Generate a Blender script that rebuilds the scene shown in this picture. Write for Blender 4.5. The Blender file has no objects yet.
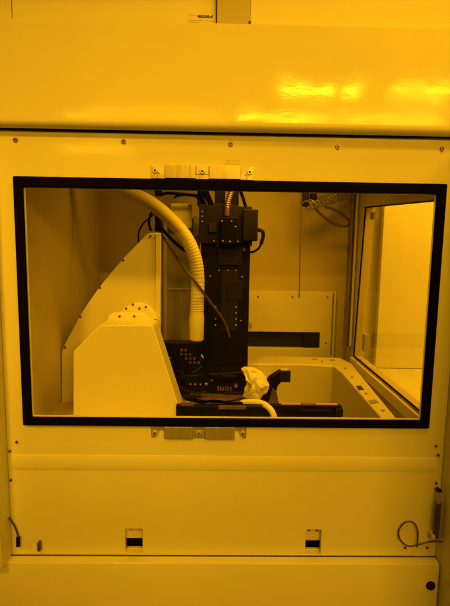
import bpy, bmesh, math, random
from mathutils import Vector, Matrix, noise
random.seed(7)
R = math.radians
scene = bpy.context.scene
col = scene.collection

# ------------------------------------------------------------------ camera
CAM = Vector((0.4689, -1.0819, 0.4419))
PITCH, YAW, ROLL = R(7.146), R(-1.042), R(-0.894)
ROT = Matrix.Rotation(YAW, 3, 'Z') @ Matrix.Rotation(-PITCH, 3, 'X') @ Matrix.Rotation(ROLL, 3, 'Y')
cd = bpy.data.cameras.new('camera'); cam = bpy.data.objects.new('camera', cd); col.objects.link(cam)
cd.sensor_fit = 'VERTICAL'; cd.sensor_height = 36.0; cd.lens = 455.0 / 606.0 * 36.0
cd.clip_start = 0.02; cd.clip_end = 100
cam.matrix_world = Matrix.Translation(CAM) @ (ROT @ Matrix.Rotation(R(90), 3, 'X')).to_4x4()
scene.camera = cam

# ------------------------------------------------------------------ light: yellow clean-room lamps, plus added spots and chamber fill
YEL = (1.0, 0.467, 0.006)
w = bpy.data.worlds.new('World'); scene.world = w; w.use_nodes = True
bg = w.node_tree.nodes['Background']; bg.inputs[0].default_value = (*YEL, 1); bg.inputs[1].default_value = 0.012

def lamp(name, loc, target, sx, sy, power, spread=180, color=YEL):
    ld = bpy.data.lights.new(name, 'AREA'); ld.shape = 'RECTANGLE'; ld.size = sx; ld.size_y = sy
    ld.energy = power; ld.color = color; ld.spread = R(spread)
    o = bpy.data.objects.new(name, ld); col.objects.link(o); o.location = loc
    d = Vector(target) - Vector(loc)
    o.rotation_euler = d.to_track_quat('-Z', 'Y').to_euler()
    return o
lamp('added_spot', (-0.5, -3.0, 3.0), (0.17, 0.05, 0.28), 0.5, 0.3, 2.1, 22)  # added narrow spot, brightens the pedestal and left middle of the front
lamp('added_spot', (0.95, -0.95, 1.85), (0.85, 0.0, 0.74), 0.9, 0.18, 1.8, 58)  # added spot with limited spread, lifts the hood and upper right
for (x0, x1, y, p) in ((0.95, 1.42, -2.85, 13), (1.50, 1.64, -2.85, 4), (1.84, 2.4, -2.85, 13),
                       (0.62, 1.6, -3.7, 22), (1.68, 2.75, -3.7, 22), (-1.7, -0.75, -5.4, 8), (-1.05, 0.47, -3.7, 8)):
    lamp('ceiling_lamp', ((x0 + x1) / 2, y, 1.72), ((x0 + x1) / 2, y + 1.2, 0.7), x1 - x0, 0.045, p, 180, (1.0, .48, .010))
lamp('added_spot', (1.05, -0.50, 1.95), (0.95, 0.0, 1.0), 0.6, 0.15, 5.5)  # added lamp, brightens the panel at the upper right
lamp('side_room_lamp', (1.60, 0.30, 1.35), (1.5, 0.80, 0.3), 0.6, 0.35, 24)
lamp('chamber_fill', (0.66, 0.17, 0.82), (0.46, 0.60, 0.16), 0.36, 0.06, 2.3, 118)  # added unseen fill that brightens the chamber interior

scene.view_settings.view_transform = 'Standard'; scene.view_settings.look = 'None'
scene.view_settings.exposure = 0.0; scene.view_settings.gamma = 1.0

# ------------------------------------------------------------------ measuring helpers (photo pixel -> a point on a real plane)
def ray(px, py):
    return ROT @ Vector(((px - 225) / 455.0, 1.0, -(py - 303) / 455.0))
def PY(px, py, Y): d = ray(px, py); return CAM + d * ((Y - CAM.y) / d.y)
def PX(px, py, X): d = ray(px, py); return CAM + d * ((X - CAM.x) / d.x)
def PZ(px, py, Z): d = ray(px, py); return CAM + d * ((Z - CAM.z) / d.z)
def S(n, Y): return n / 455.0 * (Y - CAM.y)          # pixel length -> metres at depth Y

# ------------------------------------------------------------------ materials
def material(name, color, rough=0.5, metal=0.0, bump=0.0, bscale=300, vary=0.0, vscale=6, spec=0.5, coat=0.0, trans=0.0,
             rvary=0.0, stretch=(1, 1, 1), bump2=0.0, b2scale=12):
    m = bpy.data.materials.new(name); m.use_nodes = True; nt = m.node_tree; N = nt.nodes; L = nt.links
    b = N['Principled BSDF']
    b.inputs['Base Color'].default_value = (*color, 1); b.inputs['Roughness'].default_value = rough
    b.inputs['Metallic'].default_value = metal; b.inputs['Specular IOR Level'].default_value = spec
    b.inputs['Coat Weight'].default_value = coat; b.inputs['Coat Roughness'].default_value = 0.12
    b.inputs['Transmission Weight'].default_value = trans
    tc = N.new('ShaderNodeNewGeometry')
    mp = N.new('ShaderNodeMapping'); mp.inputs['Scale'].default_value = stretch
    L.new(tc.outputs['Position'], mp.inputs['Vector'])
    if vary:
        n = N.new('ShaderNodeTexNoise'); n.inputs['Scale'].default_value = vscale; n.inputs['Detail'].default_value = 6
        n.inputs['Roughness'].default_value = 0.65
        L.new(mp.outputs[0], n.inputs['Vector'])
        r = N.new('ShaderNodeMapRange'); r.inputs[1].default_value = 0.3; r.inputs[2].default_value = 0.7
        r.inputs[3].default_value = 1 - vary; r.inputs[4].default_value = 1.0
        L.new(n.outputs['Fac'], r.inputs[0])
        mx = N.new('ShaderNodeMix'); mx.data_type = 'RGBA'; mx.blend_type = 'MULTIPLY'; mx.inputs[0].default_value = 1
        mx.inputs[6].default_value = (*color, 1)
        L.new(r.outputs[0], mx.inputs[7]); L.new(mx.outputs[2], b.inputs['Base Color'])
        if rvary:
            r2 = N.new('ShaderNodeMapRange'); r2.inputs[1].default_value = 0.3; r2.inputs[2].default_value = 0.7
            r2.inputs[3].default_value = rough - rvary; r2.inputs[4].default_value = rough + rvary
            L.new(n.outputs['Fac'], r2.inputs[0]); L.new(r2.outputs[0], b.inputs['Roughness'])
    prev = None
    for (st, sc_, dist) in ((bump, bscale, 0.0006), (bump2, b2scale, 0.006)):
        if st:
            n = N.new('ShaderNodeTexNoise'); n.inputs['Scale'].default_value = sc_; n.inputs['Detail'].default_value = 2
            L.new(mp.outputs[0], n.inputs['Vector'])
            bp = N.new('ShaderNodeBump'); bp.inputs['Strength'].default_value = st; bp.inputs['Distance'].default_value = dist
            L.new(n.outputs['Fac'], bp.inputs['Height'])
            if prev: L.new(prev.outputs[0], bp.inputs['Normal'])
            prev = bp
    if prev: L.new(prev.outputs[0], b.inputs['Normal']); L.new(prev.outputs[0], b.inputs['Coat Normal'])
    return m
M = {}
M['paint'] = material('white_powder_coat', (.78, .75, .70), .085, spec=.22, bump=.085, bscale=170, vary=.05, vscale=5, bump2=.16, b2scale=8, rvary=.05)
M['paint_in'] = material('chamber_white_paint', (.76, .71, .64), .42, bump=.12, bscale=320, vary=.12, vscale=7, rvary=.06)
M['white'] = material('clean_white_paint', (.86, .82, .75), .36, bump=.10, bscale=320, vary=.04)
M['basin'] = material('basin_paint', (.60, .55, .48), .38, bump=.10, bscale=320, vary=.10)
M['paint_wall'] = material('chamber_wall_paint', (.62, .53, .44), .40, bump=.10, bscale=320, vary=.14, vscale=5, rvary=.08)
M['grey'] = material('grey_paint', (.36, .34, .30), .45, bump=.1, vary=.08)
M['postgrey'] = material('light_grey_paint', (.43, .39, .33), .45, bump=.1, vary=.06)
M['rubber'] = material('black_rubber', (.004, .003, .003), .8, spec=.03, bump=.15, bscale=500, vary=.25, vscale=40)
M['black'] = material('black_anodised_metal', (.005, .004, .004), .42, spec=.2, vary=.3, vscale=25, bump=.1, bscale=700)
M['black2'] = material('dark_grey_casting', (.011, .009, .008), .50, spec=.25, vary=.3, vscale=30, bump=.2, bscale=500)
M['void'] = material('dark_recess', (.006, .005, .005), .8)
M['steel'] = material('brushed_steel', (.66, .60, .52), .30, metal=.6, vary=.12, vscale=10, stretch=(5, 1, .4), rvary=.08)
M['sheet'] = material('dull_sheet_metal', (.34, .30, .25), .40, metal=.45, vary=.22, vscale=14, stretch=(3, 1, .6))
M['brass'] = material('worn_bronze', (.26, .165, .09), .42, metal=.6, vary=.35, vscale=30)
M['screw'] = material('dark_screw', (.30, .19, .11), .4, metal=.6)
M['screw_l'] = material('bright_screw', (.75, .70, .62), .3, metal=.5)
M['hose'] = material('cream_hose_plastic', (.66, .60, .46), .48, vary=.12, vscale=20)
M['tubedark'] = material('brown_tube', (.09, .06, .045), .4, vary=.2)
M['bag'] = material('crinkled_plastic_film', (.82, .80, .74), .28, vary=.15, vscale=30, bump=.5, bscale=60)
M['amber'] = material('varnished_strip', (.62, .38, .16), .35, vary=.2, vscale=40)
M['pale'] = material('pale_rail_metal', (.80, .74, .64), .3, metal=.2, vary=.1)
M['ink'] = material('dark_ink', (.03, .012, .010), .6)
M['paper'] = material('sticker_paper', (.72, .66, .54), .5, vary=.06, vscale=60)
M['outer'] = material('white_side_panel', (.80, .77, .72), .5, bump=.08, vary=.04)

def glass_mat(name, tint):
    m = bpy.data.materials.new(name); m.use_nodes = True; nt = m.node_tree; N = nt.nodes; L = nt.links
    N.remove(N['Principled BSDF'])
    lw = N.new('ShaderNodeLayerWeight'); lw.inputs[0].default_value = .5
    pw = N.new('ShaderNodeMath'); pw.operation = 'POWER'; pw.inputs[1].default_value = 5
    f = N.new('ShaderNodeMath'); f.operation = 'MULTIPLY_ADD'; f.inputs[1].default_value = .8; f.inputs[2].default_value = .02
    L.new(lw.outputs['Facing'], pw.inputs[0]); L.new(pw.outputs[0], f.inputs[0])
    t = N.new('ShaderNodeBsdfTransparent'); t.inputs[0].default_value = (*tint, 1)
    g = N.new('ShaderNodeBsdfGlossy'); g.inputs['Roughness'].default_value = .03
    mx = N.new('ShaderNodeMixShader'); L.new(f.outputs[0], mx.inputs[0]); L.new(t.outputs[0], mx.inputs[1]); L.new(g.outputs[0], mx.inputs[2])
    L.new(mx.outputs[0], N['Material Output'].inputs[0])
    return m
M['glass'] = glass_mat('clear_glass', (.95, .95, .95))

# ------------------------------------------------------------------ builders
def tag(o, label, cat, group=None):
    o['label'] = label; o['category'] = cat
    if group: o['group'] = group
    return o
def empty(name, loc, label, cat, group=None):
    o = bpy.data.objects.new(name, None); o.empty_display_size = .03; col.objects.link(o); o.location = Vector(loc)
    return tag(o, label, cat, group)
def worldloc(o):
    v = Vector((0, 0, 0))
    while o: v += o.location; o = o.parent
    return v
def obj(name, bm, mat, parent=None, bevel=0.0, smooth=True, seg=2):
    if parent is not None:
        off = worldloc(parent); bmesh.ops.translate(bm, verts=bm.verts, vec=-off)
    else:
        zs = [v.co for v in bm.verts]
        base = Vector((sum(v.x for v in zs) / len(zs), sum(v.y for v in zs) / len(zs), min(v.z for v in zs)))
        bmesh.ops.translate(bm, verts=bm.verts, vec=-base)
    bmesh.ops.recalc_face_normals(bm, faces=bm.faces)
    me = bpy.data.meshes.new(name); bm.to_mesh(me); bm.free()
    me.materials.append(mat)
    o = bpy.data.objects.new(name, me); col.objects.link(o)
    if parent is not None: o.parent = parent
    else: o.location = base
    if smooth:
        for p in me.polygons: p.use_smooth = True
        me.set_sharp_from_angle(angle=R(35))
    if bevel:
        b = o.modifiers.new('bevel', 'BEVEL'); b.width = bevel; b.segments = seg; b.limit_method = 'ANGLE'; b.angle_limit = R(40)
        b.harden_normals = True
    return o
def B(): return bmesh.new()
def box(bm, x0, x1, y0, y1, z0, z1):
    v = [bm.verts.new(p) for p in ((x0, y0, z0), (x1, y0, z0), (x1, y1, z0), (x0, y1, z0), (x0, y0, z1), (x1, y0, z1), (x1, y1, z1), (x0, y1, z1))]
    for f in ((0, 3, 2, 1), (4, 5, 6, 7), (0, 1, 5, 4), (1, 2, 6, 5), (2, 3, 7, 6), (3, 0, 4, 7)): bm.faces.new([v[i] for i in f])
    return bm
def boxpx(bm, xa, xb, ya, yb, Y, d):
    "box whose front face covers photo rect at depth Y, d deep"
    a = PY(xa, yb, Y); b = PY(xb, ya, Y); c = PY(xa, ya, Y); e = PY(xb, yb, Y)
    return box(bm, (a.x + c.x) / 2, (b.x + e.x) / 2, Y, Y + d, (a.z + e.z) / 2, (b.z + c.z) / 2)
def prism(bm, pts, vec):
    vec = Vector(vec); a = [bm.verts.new(p) for p in pts]; b = [bm.verts.new(Vector(p) + vec) for p in pts]
    n = len(pts); bm.faces.new(a); bm.faces.new(b[::-1])
    for i in range(n): bm.faces.new((a[i], b[i], b[(i + 1) % n], a[(i + 1) % n]))
    return bm
def prismpx(bm, px, Y, d): return prism(bm, [PY(x, y, Y) for x, y in px], (0, d, 0))
def rings(bm, cs, frames, rad, n, cap=True):
    prev = None; first = None
    for c, (u, v), r in zip(cs, frames, rad):
        ring = [bm.verts.new(c + (u * math.cos(2 * math.pi * i / n) + v * math.sin(2 * math.pi * i / n)) * r) for i in range(n)]
        if prev:
            for i in range(n): bm.faces.new((prev[i], prev[(i + 1) % n], ring[(i + 1) % n], ring[i]))
        else: first = ring
        prev = ring
    if cap: bm.faces.new(first[::-1]); bm.faces.new(prev)
    return bm
def spline(pts, n):
    pts = [Vector(p) for p in pts]; P = [2 * pts[0] - pts[1]] + pts + [2 * pts[-1] - pts[-2]]; out = []
    for i in range(1, len(P) - 2):
        for k in range(n):
            t = k / n; a, b, c, d = P[i - 1], P[i], P[i + 1], P[i + 2]
            out.append(.5 * ((2 * b) + (c - a) * t + (2 * a - 5 * b + 4 * c - d) * t * t + (3 * b - a - 3 * c + d) * t ** 3))
    return out + [pts[-1]]
def tube(bm, pts, r, n=10, sub=8, radf=None):
    c = spline(pts, sub) if sub else [Vector(p) for p in pts]
    fr = []; u = None
    for i in range(len(c)):
        t = (c[min(i + 1, len(c) - 1)] - c[max(i - 1, 0)]).normalized()
        if u is None: u = t.orthogonal().normalized()
        else: u = (u - t * u.dot(t)).normalized()
        fr.append((u, t.cross(u)))
    rad = [r if radf is None else radf(i / (len(c) - 1), i) for i in range(len(c))]
    return rings(bm, c, fr, rad, n)
def cyl(bm, p0, p1, r, n=24, r1=None):
    p0, p1 = Vector(p0), Vector(p1); t = (p1 - p0).normalized(); u = t.orthogonal().normalized(); v = t.cross(u)
    return rings(bm, [p0, p1], [(u, v)] * 2, [r, r if r1 is None else r1], n)
def plate(bm, xs, zs, holes, y0, y1):
    "flat plate y0..y1 built on a grid, with rectangular holes (ix0,ix1,iz0,iz1)"
    V = {}
    def v(i, j, y):
        k = (i, j, y)
        if k not in V: V[k] = bm.verts.new((xs[i], y, zs[j]))
        return V[k]
    def solid(i, j):
        if not (0 <= i < len(xs) - 1 and 0 <= j < len(zs) - 1): return False
        return not any(a <= i < b and c <= j < d for a, b, c, d in holes)
    for i in range(len(xs) - 1):
        for j in range(len(zs) - 1):
            if not solid(i, j): continue
            bm.faces.new((v(i, j, y0), v(i + 1, j, y0), v(i + 1, j + 1, y0), v(i, j + 1, y0)))
            bm.faces.new((v(i, j, y1), v(i, j + 1, y1), v(i + 1, j + 1, y1), v(i + 1, j, y1)))
            for (di, dj, a, b) in ((-1, 0, (i, j), (i, j + 1)), (1, 0, (i + 1, j + 1), (i + 1, j)), (0, -1, (i + 1, j), (i, j)), (0, 1, (i, j + 1), (i + 1, j + 1))):
                if not solid(i + di, j + dj): bm.faces.new((v(*a, y0), v(*b, y0), v(*b, y1), v(*a, y1)))
    bmesh.ops.dissolve_limit(bm, angle_limit=R(1), verts=bm.verts, edges=bm.edges)
    return bm

def screw_mesh(name, r, mat, matin):
    bm = B()
    cyl(bm, (0, 0, 0), (0, -r * .7, 0), r, 14, r * .75)
    nf = len(bm.faces)
    cyl(bm, (0, -r * .7, 0), (0, -r * .72, 0), r * .42, 6)
    bmesh.ops.recalc_face_normals(bm, faces=bm.faces)
    me = bpy.data.meshes.new(name); me.materials.append(mat); me.materials.append(matin)
    for i, f in enumerate(bm.faces):
        f.smooth = i < nf
        if i >= nf: f.material_index = 1
    bm.to_mesh(me); bm.free(); me.set_sharp_from_angle(angle=R(40)); return me
SM = {'panel': screw_mesh('screw', .0060, M['screw'], M['void']), 'small': screw_mesh('screw', .0042, M['screw'], M['void']),
      'bright': screw_mesh('screw', .0042, M['screw_l'], M['void']), 'clip': screw_mesh('screw', .0068, M['screw_l'], M['void']),
      'tiny': screw_mesh('screw', .0026, M['screw_l'], M['screw']), 'port': screw_mesh('port', .0050, M['brass'], M['void'])}
def screw(parent, kind, p, name='screw'):
    o = bpy.data.objects.new(name, SM[kind]); col.objects.link(o); o.parent = parent
    o.location = Vector(p) - worldloc(parent); return o
def struct(name, bm, mat, bevel=0.0):
    o = obj(name, bm, mat, None, bevel); o['kind'] = 'structure'; return o

# ================================================================== STRUCTURE OF THE CHAMBER
BACK = 0.78; FLOOR = -0.040; CEIL = 0.90
XL = PY(101, 260, BACK).x          # inner left wall
XR = 1.0
YP = PX(353, 356, XR).y                                             # depth at which the side window ends
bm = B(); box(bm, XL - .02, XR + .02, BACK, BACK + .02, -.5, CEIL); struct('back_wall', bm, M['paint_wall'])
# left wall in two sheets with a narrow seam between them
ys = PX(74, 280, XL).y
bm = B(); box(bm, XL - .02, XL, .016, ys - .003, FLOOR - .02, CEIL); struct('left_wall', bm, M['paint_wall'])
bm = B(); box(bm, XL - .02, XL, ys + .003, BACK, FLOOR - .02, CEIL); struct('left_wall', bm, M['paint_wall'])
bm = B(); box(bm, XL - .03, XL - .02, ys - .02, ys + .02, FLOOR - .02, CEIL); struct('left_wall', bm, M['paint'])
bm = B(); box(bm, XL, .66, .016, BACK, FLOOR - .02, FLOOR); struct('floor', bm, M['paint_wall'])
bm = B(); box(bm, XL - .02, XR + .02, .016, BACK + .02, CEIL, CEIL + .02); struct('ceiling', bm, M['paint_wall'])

# right wall: header, sill, rear post round the side window (window polygon measured on the plane x = XR)
tl = PX(365, 207, XR); bl = PX(353, 356, XR); br = PX(418, 411, XR); tr = PX(434, 200, XR)
def along(a, b, y): t = (y - a.y) / (b.y - a.y); return a + (b - a) * t
yn = .018
tn = along(tl, tr, yn); bn = along(bl, br, yn)
T = .035
def yzprism(bm, pts, x0, x1): return prism(bm, [(x0, y, z) for y, z in pts], (x1 - x0, 0, 0))
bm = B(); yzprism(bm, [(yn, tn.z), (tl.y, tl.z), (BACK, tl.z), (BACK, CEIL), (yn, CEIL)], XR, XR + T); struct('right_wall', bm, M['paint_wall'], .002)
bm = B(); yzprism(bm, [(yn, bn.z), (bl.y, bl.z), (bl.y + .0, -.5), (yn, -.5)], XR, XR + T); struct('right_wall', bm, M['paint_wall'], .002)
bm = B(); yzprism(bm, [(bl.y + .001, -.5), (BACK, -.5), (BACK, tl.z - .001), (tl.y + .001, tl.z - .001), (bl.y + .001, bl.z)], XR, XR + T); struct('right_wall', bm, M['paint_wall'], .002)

# side window: seal, frame, pane
sw = empty('side_window', (XR, .35, bl.z), 'tall clear side window with a thin black seal in the right chamber wall', 'window')
def frame_ring(bm, outer, inner, x0, x1):
    n = 4; o0 = [bm.verts.new((x0, y, z)) for y, z in outer]; i0 = [bm.verts.new((x0, y, z)) for y, z in inner]
    o1 = [bm.verts.new((x1, y, z)) for y, z in outer]; i1 = [bm.verts.new((x1, y, z)) for y, z in inner]
    for k in range(n):
        j = (k + 1) % n
        bm.faces.new((o0[k], o0[j], i0[j], i0[k])); bm.faces.new((o1[k], i1[k], i1[j], o1[j]))
        bm.faces.new((i0[k], i0[j], i1[j], i1[k])); bm.faces.new((o0[k], o1[k], o1[j], o0[j]))
    return bm
def inset(d): return [(yn + .002, bn.z + d), (bl.y - d * 1.2, bl.z + d), (tl.y - d * 1.2, tl.z - d), (yn + .002, tn.z - d)]
bm = B(); frame_ring(bm, inset(.0005), inset(.0038), XR - .0008, XR + .004); obj('seal', bm, M['rubber'], sw)
bm = B(); prism(bm, [(XR + .0005, y, z) for y, z in inset(.0034)], (.003, 0, 0)); obj('pane', bm, M['glass'], sw)
# raised sill frame running along the lower edge
bm = B(); yzprism(bm, [(yn + .002, bn.z - .004), (bl.y, bl.z - .004), (bl.y, bl.z - .038), (yn + .002, bn.z - .038)], XR - .012, XR - .0005)
obj('sill', bm, M['paint_in'], sw, .002)
# latch on the rear stile
bm = B(); a = PX(357, 338, XR - .004); box(bm, XR + .012, XR + .03, a.y - .035, a.y - .008, a.z - .045, a.z + .02); obj('latch', bm, M['grey'], sw, .003)
bm = B(); a = PX(366, 212, XR); box(bm, XR + .012, XR + .03, a.y - .045, a.y - .008, a.z - .028, a.z - .002); obj('hinge', bm, M['grey'], sw, .003)

# what stands beyond the side window
YA = 1.02
a = PY(375, 368, YA)
bm = B(); box(bm, a.x, 2.6, YA, YA + .03, a.z, 1.5)
tag(obj('partition', bm, M['outer'], None, .003), 'broad flat white partition seen through the side window on the right', 'partition')
bm = B(); box(bm, XR + T + .002, a.x + .15, YA + .08, YA + .11, a.z - .3, 1.5)
tag(obj('partition', bm, M['outer'], None, .003), 'narrow white partition strip set back between side window frame and the broad partition', 'partition')
bm = B(); box(bm, XR + T + .002, 2.6, .05, YA + .2, a.z - .03, a.z - .002); struct('side_ledge', bm, M['outer'])
bm = B(); box(bm, 2.6, 2.63, .0, YA + .2, a.z - .03, 1.5); struct('side_wall', bm, M['outer'])
bm = B(); cyl(bm, PY(411, 371, YA - .03), PY(411, 371, YA - .03) + Vector((0, -.006, 0)), .004, 12); tag(obj('ledge_screw', bm, M['screw'], None), 'tiny dark screw on the ledge beyond the side window', 'screw')

# ================================================================== FRONT OF THE ENCLOSURE
g_tl, g_br = PY(15, 177, 0), PY(427, 427, 0)
GX0, GX1, GZ0, GZ1 = 0.0, 1.0, 0.0, 0.5927          # outer outline of the gasket
gw = S(9, 0)
JL = PY(8, 470, 0).x; JR = PY(440, 500, 0).x          # inner faces of the jambs
PZ0 = PY(225, 555, 0).z; PZ1 = .80
def slot(xa, xb, ya, yb):
    a = PY(xa, yb, 0); b = PY(xb, ya, 0); return a.x, b.x, a.z, b.z
s1 = slot(125.5, 142.5, 529, 553.2); s2 = slot(305, 321.5, 531, 554.2)
fp = empty('front_panel', (.5, 0, PZ0), 'large glossy white front panel around the black edged window', 'panel')
zl = min(s1[2], s2[2]) - .0; PZ0 = zl - .004
xs = sorted([JL + .001, GX0 + .012, s1[0], s1[1], s2[0], s2[1], GX1 - .012, JR - .001])
zs = sorted([PZ0, zl, max(s1[3], s2[3]), GZ0 + .012, GZ1 - .012, PZ1])
ix = xs.index; iz = zs.index
bm = B(); plate(bm, xs, zs, [(ix(GX0 + .012), ix(GX1 - .012), iz(GZ0 + .012), iz(GZ1 - .012)), (ix(s1[0]), ix(s1[1]), iz(zl), iz(zl) + 1), (ix(s2[0]), ix(s2[1]), iz(zl), iz(zl) + 1)], 0, .014)
obj('panel', bm, M['paint'], fp, .0012)
# pressed stiffening fold below the window
a = PY(9, 454, 0); b = PY(225, 455.5, 0).z; c = PY(225, 471, 0).z
bm = B(); prism(bm, [(JL + .012, -.0004, b), (JL + .012, -.0026, b - .006), (JL + .012, -.0018, c + .006), (JL + .012, -.0004, c)], (JR - JL - .03, 0, 0))
obj('stiffener', bm, M['paint'], fp, .002)
for (x, y) in ((15.5, 140), (123.5, 141.5), (230.5, 144), (337.5, 147), (442, 149)): screw(fp, 'panel', PY(x, y, 0))
for (x, y) in ((17, 442), (10, 451), (11, 480), (436, 446), (438, 455), (436, 483)): screw(fp, 'small', PY(x, y, 0))
for (xa, xb, za, zb) in (s1, s2):
    m_ = zb - .52 * (zb - za); yb_ = .026
    lp = bpy.data.objects.new('latch_slot', None); col.objects.link(lp); lp.parent = fp; lp.location = Vector((xa, 0, za)) - fp.location
    bm = B(); box(bm, xa - .004, xb + .004, .0145, .018, m_, zb + .003); obj('latch_plate', bm, M['paint_in'], lp, .0008)
    bm = B(); box(bm, xa - .004, xb + .004, .085, .088, za - .05, m_ + .02); obj('recess', bm, M['void'], lp)
    bm = B(); box(bm, xa - .004, xb + .004, .0145, .025, za - .004, za + .003); obj('catch', bm, M['paint_in'], lp, .002)
    bm = B(); box(bm, xa - .012, xa - .0045, .0145, .084, za - .05, zb + .003); box(bm, xb + .0045, xb + .012, .0145, .084, za - .05, zb + .003); obj('recess_side', bm, M['void'], lp)
    for fx in (.25, .78):
        screw(lp, 'small', (xa + (xb - xa) * fx, .0142, zb - .006))

# gasket and glass
fw = empty('front_window', (.5, 0, 0), 'big rectangular chamber window in a thick black rubber gasket', 'window')
bm = B(); plate(bm, [GX0, GX0 + gw, GX1 - gw, GX1], [GZ0, GZ0 + gw * .95, GZ1 - gw * 1.05, GZ1], [(1, 2, 1, 2)], -.011, -.0006)
obj('gasket', bm, M['rubber'], fw, .003, seg=3)
bm = B(); box(bm, GX0 + .0135, GX1 - .0135, .002, .007, GZ0 + .0135, GZ1 - .0135); obj('glass_pane', bm, M['glass'], fw)
# thin pale inner lip of the pane's holder
bm = B(); q = gw + .0022
plate(bm, [GX0 + .0135, GX0 + q, GX1 - q, GX1 - .0135], [GZ0 + .0135, GZ0 + q - .001, GZ1 - q - .001, GZ1 - .0135], [(1, 2, 1, 2)], -.0003, .0017)
obj('lip', bm, M['paint'], fw)

# window clips
def clip(cx, cz, flip, label):
    s = S(1, 0); e = empty('window_clip', (cx, 0, cz), label, 'bracket', 'steel clips holding the chamber window')
    f = -1 if flip else 1
    def zz(v): return cz + f * v
    def bx(bm, a, b, y0, y1, z0, z1): box(bm, cx + a * s, cx + b * s, y0, y1, min(zz(z0), zz(z1)), max(zz(z0), zz(z1)))
    h = 13 * s
    bm = B(); bx(bm, -43, 43, -.004, -.0004, 0, 4.2 * s); obj('base_strip', bm, M['steel'], e, .0006)
    for a, b in ((-36, -6.5), (6.5, 37)):
        bm = B(); bx(bm, a, b, -.0085, -.0044, .3 * s, h); obj('clamp_plate', bm, M['steel'], e, .001)
    for pts in (((-49.5, 0), (-43.2, 0), (-43.2, 4.6), (-40.8, 5.0), (-44, 9), (-46, 12.5), (-49.5, 12)), ((49.5, 0), (43.2, 0), (43.2, 4.6), (41, 5.0), (44, 9), (46, 12.5), (49.5, 12))):
        bm = B(); prism(bm, [(cx + x * s, -.0042, zz(z * s)) for x, z in pts], (0, .0036, 0)); obj('ear', bm, M['steel'], e, .0006)
    bm = B(); bx(bm, -6.2, 6.2, -.0042, -.0004, 4.5 * s, h - .001); obj('centre_tab', bm, M['steel'], e, .0006)
    for x in (-45.6, 0, 45.6): screw(e, 'clip', (cx + x * s, -.0043, zz(7.2 * s)))
a = PY(202.5, 177.8, 0); clip(a.x, GZ1 + .0012, False, 'upper steel clip strip screwed on the panel above the black gasket')
a = PY(199, 425, 0); clip(a.x, GZ0 - .0012, True, 'lower steel clip strip hanging below the bottom edge of the gasket')
# faint engraved mark above the upper clip
bm = B()
for k, (xa, xb) in enumerate(((225.5, 231), (232, 234), (235, 239.5))):
    boxpx(bm, xa, xb, 160.4, 161.6, -.0006, .0004)
boxpx(bm, 224.5, 240, 163.4, 164.0, -.0006, .0004)
obj('faint_marking', bm, M['paint_wall'], fp)

# hood (raised door) above
HY0 = .030
HZ0 = PY(225, 132.2, -.013).z; HZ1 = PY(225, 23.5, -.03).z
hp = [(.02, HZ0 + .003), (-.010, HZ0 + .001), (-.043, HZ0)]
for k in range(9):
    t = R(90) * k / 8; r = .017
    hp.append((-.043 - r * math.sin(t), HZ0 + r * .85 - r * .85 * math.cos(t)))
hp += [(-.060, HZ0 + .019), (-.060, HZ0 + .05), (-.060, HZ1 - .03), (-.060, HZ1), (.0, HZ1), (.02, HZ1 - .01)]
hd = empty('hood', (.5, -.03, HZ0), 'wide glossy white hood with lamp reflections across the top of the machine', 'cover')
bm = B(); a_ = JL - .65
prism(bm, [(a_, y + (HY0 if y < -.02 else 0), z) for y, z in hp], (JR - JL + 1.3, 0, 0)); obj('shell', bm, M['paint'], hd)
bm = B(); box(bm, JL - .3, JR + .3, -.009, .002, HZ0 - .0012, HZ0 + .0035); obj('gap_shade_strip', bm, M['rubber'], hd)  # dark strip put in for the shadow gap under the hood

# upper housing behind the hood
UY = .03
x0 = PY(12, 10, UY).x; x1 = PY(217, 10, UY).x; x2 = PY(250, 10, UY).x
bm = B(); box(bm, JL - .65, x0 - .003, UY + .004, UY + .03, HZ1 - .1, HZ1 + .5)
tag(obj('upper_panel', bm, M['paint'], None, .002), 'narrow white panel above the hood at its far left end', 'panel')
up = empty('upper_panel', ((x0 + x1) / 2, UY, HZ1), 'white panel above the hood carrying a small printed sticker', 'panel')
bm = B(); box(bm, x0, x1 - .002, UY, UY + .03, HZ1 - .1, HZ1 + .5); obj('panel', bm, M['paint'], up, .002)
bm = B(); boxpx(bm, 187.8, 216, 12.5, 26, UY - .0012, .0008); stk = obj('sticker', bm, M['paper'], up)
def text(s, size, p, mat, parent, name, bold=0.0):
    cu = bpy.data.curves.new('writing', 'FONT'); cu.body = s; cu.size = size; cu.extrude = .0002; cu.offset = bold
    to = bpy.data.objects.new('writing', cu); col.objects.link(to)
    bpy.context.view_layer.update()
    me = bpy.data.meshes.new_from_object(to.evaluated_get(bpy.context.evaluated_depsgraph_get()))
    bpy.data.objects.remove(to); me.materials.clear(); me.materials.append(mat)
    me.transform(Matrix.Rotation(R(90), 4, 'X'))
    o = bpy.data.objects.new(name, me); col.objects.link(o); o.parent = parent; o.location = Vector(p) - worldloc(parent); return o
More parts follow.
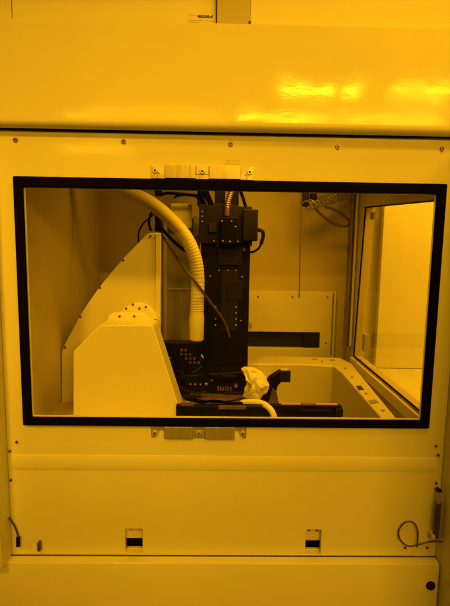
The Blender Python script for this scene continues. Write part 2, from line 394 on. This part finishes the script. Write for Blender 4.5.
# the sticker's panel is a thing > part > sub-part: writing hangs on the sticker
yt = UY - .0016
text('MEGA8.nf', .0082, PY(197.6, 17.6, yt), M['ink'], stk, 'writing', .00035)
text('- ——', .0065, PY(188.6, 15.8, yt), M['ink'], stk, 'writing')
bm = B()
for (xa, xb, ya) in ((190, 196, 20.2), (196.6, 203, 20.0), (189.6, 200, 22.0), (190, 205, 24.0), (206, 209, 20.5), (210.5, 214, 21)):
    boxpx(bm, xa, xb, ya, ya + .5, yt, .0003)
for (xa, xb, ya, yb) in ((188.6, 188.85, 18.6, 25.4), (205.3, 205.55, 18.8, 25.2)): boxpx(bm, xa, xb, ya, yb, yt, .0003)
obj('ruled_lines', bm, M['grey'], stk)
bm = B(); box(bm, x1, x2, UY - .02, UY + .02, HZ1 - .1, HZ1 + .5)
tag(obj('column_post', bm, M['postgrey'], None, .002), 'grey upright post between two white panels above the hood', 'post')
bm = B(); box(bm, x2 + .001, JR + .65, UY - .002, UY + .03, HZ1 - .1, HZ1 + .5)
ur = tag(obj('upper_panel', bm, M['paint'], None, .002), 'bright blank white panel right of the grey post above the hood', 'panel')
bm = B(); boxpx(bm, 248.6, 251, 20.6, 25.2, UY - .025, .004); tag(obj('edge_clip', bm, M['ink'], None, .001), 'tiny black clip at the foot of the grey post', 'clip')

za0 = PZ0 - .0004
# jambs left and right of the front panel
for (xa, xb, lab) in ((JL - .65, JL, 'white side jamb left of the front panel beside the short cable'), (JR, JR + .65, 'white side jamb right of the front panel beside the gas strut')):
    bm = B(); box(bm, xa, xb, (-.055 if xa < 0 else -.34), .05, (za0 if xa < 0 else -.62), HZ0 - .012)  # right jamb deepened out of view to shade the front panel
    tag(obj('side_jamb', bm, M['paint'], None, .002), lab, 'jamb')

# apron below
za = PZ0 - .0011
bm = B(); prof = [(.02, za - .012), (-.001, za - .004), (-.003, za), (-.0235, za - .0004), (-.0265, za - .0015), (-.028, za - .0045), (-.030, za - .40), (.02, za - .40)]
ap = empty('apron', (.5, -.03, za - .4), 'plain white sloping apron along the bottom of the machine front', 'panel')
prism(bm, [(JL - .65, y, z) for y, z in prof], (JR - JL + .65 - .003, 0, 0)); obj('skin', bm, M['paint'], ap, .0015)
def apron_pt(px, py):
    d = ray(px, py); p0 = Vector((0, -.0281, za - .02)); nrm = Vector((0, -.395, .002)).normalized()
    t = (p0 - CAM).dot(nrm) / d.dot(nrm); return CAM + d * t, nrm
c, nrm = apron_pt(430.5, 585.5)
bm = B(); cyl(bm, c - nrm * .0005, c + nrm * .0030, S(5.4, -.05), 28, S(4.8, -.05)); g = obj('grommet', bm, M['rubber'], ap)
bm = B(); cyl(bm, c + nrm * .0031, c + nrm * .0034, S(3.6, -.05), 24); obj('hole_shade', bm, M['void'], g)  # flat black disc paints the shade inside the round hole

# right cable loop
zc = -.007
def pts(lst, Y): return [PY(x, y, Y + dz) if True else None for (x, y, dz) in [(p + (0,))[:3] for p in lst]]
bm = B(); tube(bm, pts([(446, 541.5, -.03), (438, 541.5, -.006), (430, 541.8), (417.5, 545), (408, 546), (400.5, 540), (398.5, 532), (402, 525), (408, 521.5), (414, 523), (417.5, 530), (417.8, 538), (416.8, 547, -.004)], zc), .0019, 8)
tag(obj('cable', bm, M['tubedark'], None), 'thin dark cable looped beside the gas strut low on the right', 'cable')
# gas strut in the right corner
st = empty('gas_strut', PY(437, 538, -.02), 'slim dark gas strut in the lower right corner of the front panel', 'strut')
p0, p1, p2 = PY(435.5, 537, -.02), PY(438.2, 503, -.02), PY(439.2, 492, -.02)
bm = B(); cyl(bm, p0, p1, .0075, 16); obj('cylinder', bm, M['tubedark'], st)
bm = B(); cyl(bm, p1, p2, .0045, 12); obj('rod', bm, M['steel'], st)
bm = B(); cyl(bm, p2 + Vector((0, .010, .002)), p2 + Vector((0, -.001, .002)), .0062, 16); obj('upper_joint', bm, M['black'], st)
bm = B(); boxpx(bm, 432.5, 438, 535.5, 539.5, -.026, .025); obj('foot_bracket', bm, M['paint_in'], st, .001)
for (x, y) in ((405, 547.5), (427, 547.5)): screw(fp, 'small', PY(x, y, 0))

# left cable and little posts
bm = B(); tube(bm, pts([(-8, 507, -.03), (0, 511, -.01), (6, 515), (12, 521.5), (16, 529), (18.2, 537), (18.2, 545)], zc), .0024, 8)
cb = tag(obj('cable', bm, M['tubedark'], None), 'short dark cable ending in a connector low on the left', 'cable')
bm = B(); tube(bm, pts([(18.3, 537, -.001), (18.3, 546, -.001)], zc), .0052, 10, 2); obj('connector', bm, M['black'], cb)
bm = B(); boxpx(bm, 3.2, 7.8, 519.5, 522.8, -.012, .012); tag(obj('cable_clamp', bm, M['screw'], None, .002), 'small dark clamp beside the short cable at lower left', 'clamp')
bm = B(); boxpx(bm, 37, 40, 543.4, 552, -.014, .0136); tag(obj('stop_pin', bm, M['tubedark'], None, .002), 'small dark stop pin standing on the apron at lower left', 'pin')
bm = B(); boxpx(bm, 25.5, 31.5, 543, 549, -.0012, .0009); obj('blank_plate', bm, M['paint_in'], fp, .0004)

# ================================================================== INSIDE THE CHAMBER
# quarter-round guard plate
GY = .272
gp = empty('guard_plate', PY(110, 410, GY), 'tall white guard plate with a curved upper left edge behind the pedestal', 'guard')
arc = [(62, 402), (62, 352), (64, 346), (71.5, 332), (80, 315.5), (90, 300.5), (100, 286.5), (112, 271.5), (125, 256.5), (136, 245.5), (145, 236), (148.5, 233.4), (152, 232.8), (160.5, 232.8), (160.5, 407.6), (76, 407.6), (76, 402)]
bm = B(); prismpx(bm, arc, GY, .012); obj('plate', bm, M['paint_in'], gp, .0015)
bm = B(); prismpx(bm, [(155.5, 233.5), (160.7, 233), (160.7, 340), (155.5, 340)], GY - .008, .0075); obj('edge_fold', bm, M['paint_in'], gp, .002)
for (x, y) in ((150.5, 236.3), (123.5, 260.5), (100, 287.8), (80.4, 316.8), (65.2, 347.4)): screw(gp, 'small', PY(x, y, GY))
# pedestal with hub
PYF = .12
pd = empty('pedestal', (PY(125, 415, PYF).x, PYF + .06, FLOOR), 'white pedestal with sloping shoulders and a round flanged hub on top', 'pedestal')
pl = PY(73, 415, PYF); pr = PY(181.5, 415, PYF); pr2 = PY(153, 325.5, PYF)
slope = (pr.x - pr2.x) / (pr.z - pr2.z)
poly = [PY(73.2, 352, PYF), PY(98.5, 326, PYF), PY(102, 325, PYF), PY(150.5, 325, PYF), PY(153.2, 326.5, PYF), Vector((pr.x + slope * (FLOOR - pr.z), PYF, FLOOR)), Vector((pl.x, PYF, FLOOR))]
bm = B(); prism(bm, poly, (0, .09, 0)); obj('cover', bm, M['white'], pd, .004, seg=3)
hub = [(107.5, 340), (107.5, 321)]
for k in range(7): t = R(180 - 90 * k / 6); hub.append((114 + 6.5 * math.cos(t), 319.5 - 6.5 * math.sin(t)))
for k in range(7): t = R(90 - 60 * k / 6); hub.append((140 + 9 * math.cos(t), 322 - 9 * math.sin(t)))
hub += [(153.5, 327), (157, 340)]
bm = B(); prismpx(bm, hub, .212, .022); h1 = obj('hub_flange', bm, M['white'], pd, .003, seg=3)
for (x, y) in ((119.5, 316.4), (134.3, 316.4), (111.2, 323.2), (126.8, 323.4)): screw(h1, 'small', PY(x, y, .212))
c = PY(137.5, 324.5, .238)
bm = B(); cyl(bm, c, c + Vector((0, .0335, 0)), S(21, .238), 48); h2 = obj('hub_disc', bm, M['white'], pd, .003, seg=3)
for (x, y) in ((126.2, 308.6), (139.4, 308.6), (133, 304.6), (146, 307), (155.4, 320)): screw(h2, 'small', PY(x, y, .238))

# sheet metal backing and bright bracket
bm = B(); prismpx(bm, [(162, 222), (166, 218), (200, 218), (200, 342), (162, 342)], .47, .01)
tag(obj('backing_sheet', bm, M['sheet'], None, .001), 'dull metal backing sheet between guard plate and black column', 'panel')
bm = B(); boxpx(bm, 163.5, 166.8, 219, 341, .462, .0075); tag(obj('upright_rail', bm, M['steel'], None, .001), 'thin vertical metal rail along the guard plate edge', 'rail')
bm = B(); boxpx(bm, 166, 198, 288.6, 289.8, .466, .0035); tag(obj('cross_strip', bm, M['steel'], None), 'thin bright strip crossing the dull backing sheet', 'strip')
bt = empty('bracket_plate', PY(182, 225, .45), 'bright white bracket plate behind the upper bend of the hose', 'bracket')
bm = B(); prismpx(bm, [(171, 203.5), (192, 203.5), (192, 228), (171, 228)], .45, .008); obj('plate', bm, M['paint'], bt, .001)
bm = B(); boxpx(bm, 193.6, 198.6, 216, 236, .444, .01); obj('tab', bm, M['paint_in'], bt, .001)
screw(bt, 'small', PY(189.8, 204.8 + 1, .45))

# ---- black machining column
CY = .40
cl = empty('machine_column', (PY(225, 395, CY).x, CY + .05, FLOOR), 'black upright machine column with a stepped head in the middle of the window', 'machine')
bm = B(); boxpx(bm, 200.5, 249, 236, 372, CY, .10); box(bm, PY(206, 300, CY).x, PY(246, 300, CY).x, CY + .012, CY + .095, FLOOR, PY(220, 372.2, CY).z); obj('body', bm, M['black'], cl, .0025)
bm = B(); prismpx(bm, [(199, 204), (213, 205), (218, 203), (240, 206), (252, 206.5), (252, 240), (247, 243.5), (199, 243.5)], CY - .03, .028); obj('head', bm, M['black2'], cl, .002)
bm = B(); boxpx(bm, 243, 258, 209, 241, CY - .055, .07); pod = obj('motor_pod', bm, M['black2'], cl, .004, seg=3)
bm = B(); boxpx(bm, 248, 252.2, 240.8, 246, CY - .03, .05); obj('step_block', bm, M['black'], cl, .0015)
bm = B(); boxpx(bm, 221, 237, 217, 244, CY - .05, .0195); cg = obj('carriage', bm, M['black'], cl, .002)
bm = B(); boxpx(bm, 209, 216.5, 223, 232, CY - .036, .0055); obj('cover_plate', bm, M['void'], cl, .001)
bm = B(); boxpx(bm, 218, 242, 249, 265, CY - .012, .0115); obj('nameplate', bm, M['black2'], cl, .001)
bm = B(); boxpx(bm, 227, 243, 281, 300, CY - .006, .0055); obj('cover_plate', bm, M['black2'], cl, .001)
bm = B(); boxpx(bm, 221, 238, 270, 331, CY - .004, .0035); obj('guide_strip', bm, M['black2'], cl, .0008)
for (xa, xb, ya, yb) in ((197.5, 204.5, 186, 206), (214.8, 225, 186, 206), (231.5, 238.5, 186, 206)):
    p = PY(xa, ya, CY); q_ = PY(xb, yb, CY)
    bm = B(); box(bm, p.x, q_.x, CY - .01, CY + .04, q_.z, p.z + .3); obj('upright', bm, M['black'], cl, .002)
bm = B(); tube(bm, [PY(232.5, 170, CY - .035), PY(231.8, 186, CY - .035), PY(230.5, 194, CY - .035), PY(227.5, 204, CY - .035), PY(226.6, 216, CY - .035)], .0088, 14, 10, radf=lambda t, i: .0088 + (.0006 if i % 2 else -.0006))
obj('conduit', bm, M['brass'], cl)
bm = B(); tube(bm, [PY(257, 229.5, CY - .03), PY(262.5, 231.5, CY - .035), PY(263, 237, CY - .035), PY(261, 244, CY - .035)], .0058, 10, 8); obj('pod_cable', bm, M['black'], cl)
bm = B(); tube(bm, [PY(261, 244, CY - .035), PY(258.5, 248.5, CY - .03), PY(254, 251.5, CY - .02), PY(250, 252.5, CY)], .0036, 8, 6); obj('pod_cable', bm, M['black'], cl)
for (x, y, k) in ((217.8, 244.9, 'bright'), (243.8, 249.6, 'bright'), (219, 270.4, 'tiny'), (227.5, 270.4, 'tiny'), (236, 270.4, 'tiny'), (242, 276.8, 'tiny'), (210, 276, 'tiny'),
                  (221.8, 221, 'tiny'), (231.6, 221.2, 'tiny'), (202.3, 211.6, 'tiny'), (202.3, 216.4, 'tiny'), (202.3, 221.4, 'tiny'), (235.6, 226.8, 'tiny'), (222.8, 241, 'tiny'), (230, 241.5, 'tiny'), (214, 241, 'tiny'), (238, 241.5, 'tiny'),
                  (241.5, 299, 'tiny'), (236, 307, 'tiny'), (236, 312.8, 'tiny'), (236, 319, 'tiny'), (236, 325, 'tiny'), (241, 320.6, 'tiny'), (215.5, 307, 'tiny'), (215.5, 319, 'tiny'), (215.5, 325, 'tiny')):
    Yk = CY - (.051 if (y < 242 and 220 < x < 238) else .031 if y < 243 else .0125 if (y < 266 and 218 < x < 242) else .0045 if (221 < x < 238 and y >= 270) else .0006)
    screw(cl, k, PY(x, y, Yk))

# ---- black stage under the column
SYF = .22
sg = empty('machine_stage', (PY(210, 400, SYF).x, SYF + .08, FLOOR), 'low black machine stage with drilled ports at the foot of the column', 'machine')
bm = B(); prismpx(bm, [(160.5, 343), (202, 343), (202, 380), (160.5, 380)], .36, .05); pb = obj('port_block', bm, M['black'], sg, .002)
for (x, y) in ((181.5, 350.2), (185.7, 350.2), (181.5, 354.4), (186, 354.4), (190.2, 354.6), (186.2, 358.6), (190.4, 358.6), (194.5, 358.6), (190.4, 362.7), (194.6, 362.7), (198.7, 362.7)): screw(pb, 'port', PY(x, y, .36), 'port')
for (x, y) in ((166, 358), (170.3, 358), (166, 363), (170.3, 363), (170.5, 368)): screw(pb, 'tiny', PY(x, y, .36), 'port')
bm = B(); prismpx(bm, [(201, 354.5), (202.4, 354.8), (203.8, 358), (203, 358.6), (202, 356.5), (200.8, 356)], .352, .004); obj('tag', bm, M['screw_l'], sg)
bm = B(); prismpx(bm, [(176, 376), (240, 372), (251, 374), (252, 394), (176, 396)], .30, .08); ub = obj('upper_block', bm, M['black'], sg, .003)
for (x, y, k) in ((190.5, 384.2, 'tiny'), (195.2, 384.2, 'tiny'), (206.2, 384, 'bright'), (200.5, 384.4, 'tiny')): screw(ub, k, PY(x, y, .2995))
bm = B()
for i in range(6):
    xa = 217.5 + i * 2.5; boxpx(bm, xa, xa + 1.5, 386.6 + (i % 3) * .4, 390.8, .294, .0055)
obj('terminal_strip', bm, M['brass'], sg, .0006)
bm = B(); cyl(bm, PY(236, 386, .29), PY(236, 386, .29) + Vector((0, .0095, 0)), .0055, 16); obj('fitting', bm, M['screw'], sg)
c = PY(217, 400.3, .25); cr = S(33, .30)
bm = B(); cyl(bm, (c.x, .25 + cr, c.z - .004), (c.x, .25 + cr, c.z + .004), cr * .98, 56, cr); obj('chuck_plate', bm, M['brass'], sg, .001)
bm = B(); cyl(bm, (c.x, .25 + cr, FLOOR + .004), (c.x, .25 + cr, c.z - .0045), cr * .86, 40); obj('chuck_base', bm, M['black'], sg, .002)
bm = B(); box(bm, PY(176, 405, .10).x, PY(262, 405, .12).x, .10, .12, FLOOR + .001, PY(210, 406, .10).z); obj('front_rail', bm, M['black'], sg, .002)
bm = B(); boxpx(bm, 218.5, 246, 406, 409.5, .0915, .008); obj('brass_bar', bm, M['brass'], sg, .001)
bm = B(); boxpx(bm, 181, 193.5, 402.6, 406.4, .0915, .008); obj('brass_bar', bm, M['brass'], sg, .001)

for k_, (pp, rad_) in enumerate((([(186, 399, .20), (200, 402, .17), (216, 401, .17), (232, 403.5, .16), (243, 403, .16)], .0042),
                  ([(163, 372, .34), (172, 381, .29), (183, 389, .27), (196, 393, .25), (206, 392, .25)], .0036),
                  ([(205, 372, .30), (212, 378, .27), (222, 381, .265), (234, 379, .27), (243, 374, .29)], .0034),
                  ([(176, 370, .34), (186, 374, .33), (196, 371, .335), (202, 366, .35)], .0030))):
    bm = B(); tube(bm, [PY(x, y, Y) for x, y, Y in pp], rad_, 8, 8); obj('stage_cable', bm, M['black2'] if k_ % 2 else M['rubber'], sg)
for (x, y, r_, mt) in ((177, 391, .007, 'black2'), (187.5, 391.5, .005, 'black2'), (246, 383, .009, 'black2'), (212, 379, .0055, 'screw')):
    bm = B(); c = PY(x, y, .298); cyl(bm, c, c - Vector((0, .012, 0)), r_, 18, r_ * .85); obj('knob', bm, M[mt], sg, .0008)
for (xa, xb, ya, yb, Y) in ((166, 178, 371, 375, .355), (186, 199, 372, 378, .352), (222, 236, 375, 377.5, .295), (224, 246, 392, 394.5, .29), (184, 202, 395.5, 398, .235)):
    bm = B(); boxpx(bm, xa, xb, ya, yb, Y, .01); obj('bracket', bm, M['black2'], sg, .001)
# cable bundle entering the head from above
for k_, (x0_, x1_, y1_) in enumerate(((199.5, 206, 206), (203, 210.5, 206), (206, 213.5, 207), (240, 246, 208))):
    bm = B(); tube(bm, [PY(x0_, 172, CY - .012), PY(x0_, 188, CY - .014), PY((x0_ + x1_) / 2, 198, CY - .016), PY(x1_, y1_, CY - .014)], .0055, 10, 8); obj('head_cable', bm, M['rubber'], cl)

# ---- ribbed hose with cuff
HY = .30
hs = empty('hose', PY(197, 340, HY), 'cream ribbed extraction hose bending down in front of the black column', 'hose')
path = [PY(70, 176, HY + .10), PY(105, 186, HY + .08), PY(130, 193, HY + .06), PY(152, 204, HY + .04), PY(170, 219, HY + .02), PY(185, 236, HY), PY(194, 255, HY), PY(197.5, 275, HY), PY(197.3, 300, HY), PY(196.6, 316, HY)]
bm = B(); sub = 26; nn = (len(path) - 1) * sub
rr = S(7.0, HY)
tube(bm, path, rr, 18, sub, radf=lambda t, i: rr * ((1.0, .985, .945, .985)[i % 4] if t > .42 else (1.0, 1.0, .99, .982, .99)[i % 5]))
obj('hose_body', bm, M['hose'], hs)
bm = B(); tube(bm, [PY(196.9, 313, HY), PY(196.7, 316, HY), PY(196.4, 338.5, HY), PY(196.3, 340, HY)], .02, 24, 0, radf=lambda t, i: [rr * .98, rr * 1.08, rr * 1.06, rr * .98][i]); obj('cuff', bm, M['hose'], hs, .001)
# brown flexible tube
bm = B(); tube(bm, [PY(160, 232, .44), PY(172, 250, .36), PY(184, 268, .27), PY(197, 284, .255), PY(210, 302, .31), PY(220, 315, .35), PY(226, 326, .375), PY(229.5, 337, .39)], .0042, 10, 8)
tag(obj('tube', bm, M['tubedark'], None), 'thin brown flexible tube crossing the hose towards the black column', 'tube')
# cables at the top left of the column
for (p, r, lab, nm) in (
    ([(151, 231), (149, 222), (152, 212), (160, 208.5), (163, 206)], .004, 'thin black cable arching above the top of the guard plate', 'cable'),
    ([(161.5, 228), (168, 235.5), (175, 242.5), (183, 249), (191, 254.5)], .0052, 'black cable sagging behind the hose from guard plate to column', 'cable'),
    ([(160, 195), (168, 193.2), (182, 194.2), (199, 196)], .0048, 'upper black cable strung between the two hanging posts', 'cable'),
    ([(174, 198), (178, 195.8), (186, 195), (194, 196), (198, 199), (199, 206)], .0034, 'lower black cable curling down beside the black column head', 'cable')):
    bm = B(); tube(bm, [PY(x, y, .40) for x, y in p] if nm else None, r, 8, 8)
    tag(obj('cable', bm, M['rubber'], None), lab, 'cable')
bm = B(); tube(bm, [PY(138.5, 242, .41), PY(139, 232, .41), PY(143, 224, .41), PY(150, 217.5, .41), PY(154, 214, .41)], .0026, 8, 8)
tag(obj('cable', bm, M['rubber'], None), 'fine black cable looping behind the curved edge of the guard plate', 'cable')
hb = empty('hanging_bracket', PY(159, 232, .42), 'black hanging bracket with a pale clip above the guard plate', 'bracket')
p = PY(157, 215, .42); q_ = PY(161.6, 232, .42)
bm = B(); boxpx(bm, 154.6, 161.6, 214.5, 231.5, .42, .03); obj('block', bm, M['black'], hb, .002)
bm = B(); boxpx(bm, 154.8, 161.8, 186, 196, .42, .02); bb = PY(155, 188, .42); box(bm, PY(155, 188, .42).x + .002, PY(161, 188, .42).x - .002, .422, .438, bb.z, bb.z + .3); obj('stem', bm, M['black'], hb, .002)
bm = B(); prismpx(bm, [(156, 212), (158.5, 211), (162, 214.5), (164.5, 215), (164, 217), (157, 214.6)], .412, .008); obj('clip', bm, M['screw_l'], hb, .001)
bm = B(); boxpx(bm, 152.6, 154.4, 213, 228, .415, .01); obj('side_plate', bm, M['steel'], hb, .001)

# ---- rear access panel with slot
AY = .765
rp = empty('access_panel', (PY(290, 350, AY).x, AY, PY(290, 352, AY).z), 'raised white rear panel with a long dark slot right of the column', 'panel')
p0 = PY(236, 356, AY); p1 = PY(336, 291.5, AY); q0 = PY(246, 347, AY); q1 = PY(319.5, 332, AY)
bm = B(); plate(bm, [p0.x, q0.x, q1.x, p1.x], [p0.z, q0.z, q1.z, p1.z], [(1, 2, 1, 2)], AY - .012, BACK - .0005); obj('panel', bm, M['paint_in'], rp, .0025)
bm = B(); box(bm, q0.x + .0005, q1.x - .0005, BACK - .003, BACK - .0006, q0.z + .0005, q1.z - .0005); obj('slot_backing', bm, M['void'], rp)
bm = B(); box(bm, PY(303, 340, AY).x, q1.x - .001, AY - .002, BACK - .0035, q0.z + .001, q1.z - .004); obj('slot_insert', bm, M['black2'], rp, .001)
for (x, y) in ((258, 296.8), (292.5, 297), (327.5, 297.2), (325.8, 343)): screw(rp, 'small', PY(x, y, AY - .012))
bm = B(); boxpx(bm, 249.6, 252.4, 322.5, 328, AY - .018, .0055); obj('tag', bm, M['amber'], rp, .001)
bm = B(); boxpx(bm, 331.4, 333, 293, 355, AY - .016, .0035); obj('edge_bar', bm, M['sheet'], rp, .0006)

# ---- corner rails at the right rear
for (x, r, mt, Y, lab) in ((345.6, .0045, 'sheet', .70, 'dull vertical rail in the right rear corner, leftmost of three'), (349.6, .0035, 'tubedark', .66, 'thin dark brown vertical rail in the right rear corner, middle of three'), (351.8, .0036, 'pale', .645, 'thin pale vertical rail beside the side window, rightmost of three')):
    xt = x + (3.2 if mt != 'sheet' else 2.2)
    a, b = PY(x - 1.5, 346, Y), PY(xt, 192, Y)
    bm = B(); box(bm, a.x - r, a.x + r, Y, Y + .01, a.z, b.z + .25)
    tag(obj('corner_rail', bm, M[mt], None, .001), lab, 'rail', 'rails in the right rear corner')

# ---- hanging rod, coil cord and loop
bm = B(); cyl(bm, PY(299.2, 298, .55), PY(302, 150, .55), .0026, 10)
tag(obj('rod', bm, M['screw'], None), 'thin dark rod hanging straight down in front of the rear wall', 'rod')
cc = empty('coil_cord', PY(305, 200, .55), 'pale coiled cord stretching from a dark block to the corner', 'cord')
a, b = PY(306, 206, .55), PY(352, 193, .70)
ax = (b - a); u = ax.normalized().orthogonal(); v = ax.normalized().cross(u); P_ = []
NT = 13
for i in range(NT * 14 + 1):
    t = i / (NT * 14); an = 2 * math.pi * NT * t; P_.append(a + ax * t + (u * math.cos(an) + v * math.sin(an)) * .0125)
bm = B(); tube(bm, P_, .0028, 7, 0); obj('coil', bm, M['sheet'], cc)
bm = B(); boxpx(bm, 303.5, 309.5, 180, 206, .56, .03); obj('junction_block', bm, M['black2'], cc, .003)
bm = B(); boxpx(bm, 310.5, 317, 193, 200, .56, .02); obj('junction_block', bm, M['black'], cc, .003)
bm = B(); tube(bm, [PY(315, 208, .57), PY(321, 214.5, .57), PY(331, 222, .57), PY(341, 226, .58), PY(348, 225.5, .60), PY(350.5, 220, .62)], .0052, 10, 8)
tag(obj('cable', bm, M['tubedark'], None), 'lower brown cable of the loop below the coiled cord', 'cable')
bm = B(); tube(bm, [PY(325, 207, .57), PY(334, 209.5, .58), PY(342, 214, .60), PY(349, 220.5, .62)], .0050, 10, 8)
tag(obj('cable', bm, M['tubedark'], None), 'upper brown cable of the loop just under the coiled cord', 'cable')

# ---- white basin on the right
RZ = .017
bs = empty('basin', (.80, .4, -.3), 'white basin with a flat rim along the right side of the chamber', 'basin')
inn = [PZ(240, 363.5, RZ), PZ(306, 364.2, RZ), PZ(333, 366, RZ), PZ(341, 372, RZ), PZ(381, 418, RZ)]
inn.append(along(inn[-2], inn[-1], .016))
out = [PZ(240, 355, RZ), PZ(306, 356.5, RZ), PZ(340, 357.5, RZ), PZ(351, 363, RZ), PZ(396, 418, RZ)]
out.append(along(out[-2], out[-1], .016))
for p in out: p.y = min(p.y, BACK - .016); p.x = min(p.x, XR - .014)
for k in range(len(inn)): inn[k].z = out[k].z = RZ
del inn[4], out[4]
bm = B(); n = len(inn); BZ = -.30
def strip(bm, A, Bp):
    va = [bm.verts.new(p) for p in A]; vb = [bm.verts.new(p) for p in Bp]
    for i in range(len(A) - 1): bm.faces.new((va[i], va[i + 1], vb[i + 1], vb[i]))
low = lambda L_, z: [Vector((p.x, p.y, z)) for p in L_]
vi = [bm.verts.new(p) for p in inn]; vo = [bm.verts.new(p) for p in out]; vi2 = [bm.verts.new(p) for p in low(inn, BZ)]; vo2 = [bm.verts.new(p) for p in low(out, BZ)]
for i in range(n - 1):
    bm.faces.new((vi[i], vi[i + 1], vo[i + 1], vo[i])); bm.faces.new((vi[i], vi2[i], vi2[i + 1], vi[i + 1]))
    bm.faces.new((vo[i], vo[i + 1], vo2[i + 1], vo2[i])); bm.faces.new((vi2[i], vo2[i], vo2[i + 1], vi2[i + 1]))
bm.faces.new((vi[0], vo[0], vo2[0], vi2[0])); bm.faces.new((vi[-1], vi2[-1], vo2[-1], vo[-1]))
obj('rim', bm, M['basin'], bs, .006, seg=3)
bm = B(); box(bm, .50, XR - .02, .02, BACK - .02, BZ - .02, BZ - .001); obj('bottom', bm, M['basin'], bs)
def rim_patch(quad, mat, name):
    bm = B(); prism(bm, [PZ(x, y, RZ + .0012) for x, y in quad], (0, 0, -.0008)); obj(name, bm, M[mat], bs)
rim_patch([(356, 385.8), (361, 385.4), (364, 389.6), (358.6, 390)], 'ink', 'rim_label')
rim_patch([(368, 400.6), (375.5, 399.2), (379, 402.4), (371, 404.2)], 'sheet', 'rim_label')
rim_patch([(312, 358.6), (316, 358.5), (317, 359.4), (313, 359.5)], 'sheet', 'rim_label')
rim_patch([(338, 362.6), (343, 362.2), (346, 364.6), (341, 365.0)], 'paint_wall', 'rim_label')
for (x, y) in ((322, 361.6), (345, 368.5), (352, 377.5), (366, 394), (383, 411)):
    c = PZ(x, y, RZ); bm = B(); cyl(bm, c + Vector((0, 0, .0004)), c + Vector((0, 0, .0028)), .0045, 14, .0036); obj('rim_bolt', bm, M['screw'], bs)
rim_patch([(329, 359.5), (334, 359.4), (335, 360.3), (330, 360.4)], 'sheet', 'rim_label')

# ---- black tray in front of the basin
ty = .14
tr_ = empty('tray', (PY(300, 410, ty).x, ty + .05, PY(300, 420, ty).z), 'low black tray with amber strips on its top, right of the column', 'tray')
bm = B(); boxpx(bm, 262, 341.5, 405.4, 424, ty, .016); obj('body', bm, M['black'], tr_, .002)
tz = PY(300, 405.4, ty).z
def top_patch(xa, xb, mat, name, h=.003):
    a = PZ(xa, 404.6, tz); b = PZ(xb, 404.6, tz)
    bm = B(); box(bm, a.x, b.x, ty + .002, ty + .014, tz + .0006, tz + h); obj(name, bm, M[mat], tr_, .0006)
top_patch(281, 300.5, 'amber', 'strip'); top_patch(315, 337, 'amber', 'strip'); top_patch(301.5, 314, 'screw', 'spacer')
bm = B(); boxpx(bm, 335.5, 343.2, 409, 417, ty - .006, .02); obj('end_block', bm, M['black2'], tr_, .002)
bm = B(); boxpx(bm, 300, 330, 409.5, 412, ty - .0035, .003); obj('groove', bm, M['black2'], tr_, .0006)

# ---- black arm
ar = empty('arm', PY(270, 402, .26), 'black angled arm with a square head beside the crumpled plastic film', 'arm')
bm = B(); prismpx(bm, [(289.6, 372), (280.2, 371.6), (270, 378), (262.5, 390), (252, 402), (263, 404), (274, 400), (278, 385.5), (282, 381.8), (289.6, 381.8)], .26, .03); obj('link', bm, M['black'], ar, .002)
bm = B(); boxpx(bm, 279.6, 290.6, 371, 382.4, .252, .0075); obj('head', bm, M['black2'], ar, .0015)
bm = B(); boxpx(bm, 281, 288, 369.9, 370.9, .255, .02); obj('pad', bm, M['screw_l'], ar)
bm = B(); prismpx(bm, [(272.5, 388), (276.6, 392), (279, 404), (268, 404)], .252, .0075); obj('rib', bm, M['tubedark'], ar, .001)

# ---- crumpled plastic film and curved white tube
outl = [(241.5, 369), (245, 366), (252, 365.6), (259.5, 369), (265.5, 375.5), (270, 384.5), (268, 392), (262.5, 397), (256.5, 402), (247, 399), (242, 397), (249, 391), (250.5, 383), (248, 377), (243, 374)]
bm = B(); cen = Vector((0, 0, 0)); rr_ = [PY(x, y, .245) for x, y in outl]; 
for p in rr_: cen += p / len(rr_)
levels = []
for s_, dy in ((1.0, 0), (.86, -.014), (.62, -.022), (.34, -.028)):
    levels.append([bm.verts.new(cen + (p - cen) * s_ + Vector((random.uniform(-1, 1) * .003, dy + random.uniform(-1, 1) * .007 * (s_ < 1), random.uniform(-1, 1) * .003)) ) for p in rr_])
back = [bm.verts.new(cen + (p - cen) * .8 + Vector((0, .02, 0))) for p in rr_]
n = len(rr_)
for A_, B_ in zip([back] + levels[:-1], levels):
    for i in range(n): bm.faces.new((A_[i], A_[(i + 1) % n], B_[(i + 1) % n], B_[i]))
bm.faces.new(levels[-1]); bm.faces.new(back[::-1])
bmesh.ops.triangulate(bm, faces=bm.faces)
bmesh.ops.subdivide_edges(bm, edges=bm.edges, cuts=3, smooth=.3)
bmesh.ops.triangulate(bm, faces=bm.faces)
bm.normal_update()
for v_ in bm.verts:                      # sharp creases: ridged noise, folded along the length of the film
    q = v_.co * 34; q.x *= 1.3
    d1 = 1 - abs(noise.noise(q)) * 2.2; d2 = 1 - abs(noise.noise(v_.co * 85 + Vector((7, 3, 1)))) * 2
    v_.co += v_.normal * (.0034 * d1 + .0014 * d2 - .002)
fl = obj('plastic_film', bm, M['bag'], None, 0); tag(fl, 'crumpled white plastic film bunched against the foot of the column', 'plastic film')
bm = B(); tube(bm, [PY(242, 402.8, .17), PY(246, 402.2, .16), (PY(255, 402, .15)), PY(263, 403.8, .14), PY(269.5, 408.4, .125), PY(273.5, 415, .12), PY(275, 424, .12)], .0085, 12, 10)
tag(obj('tube', bm, M['white'], None), 'short fat white tube curving down over the black tray', 'tube')
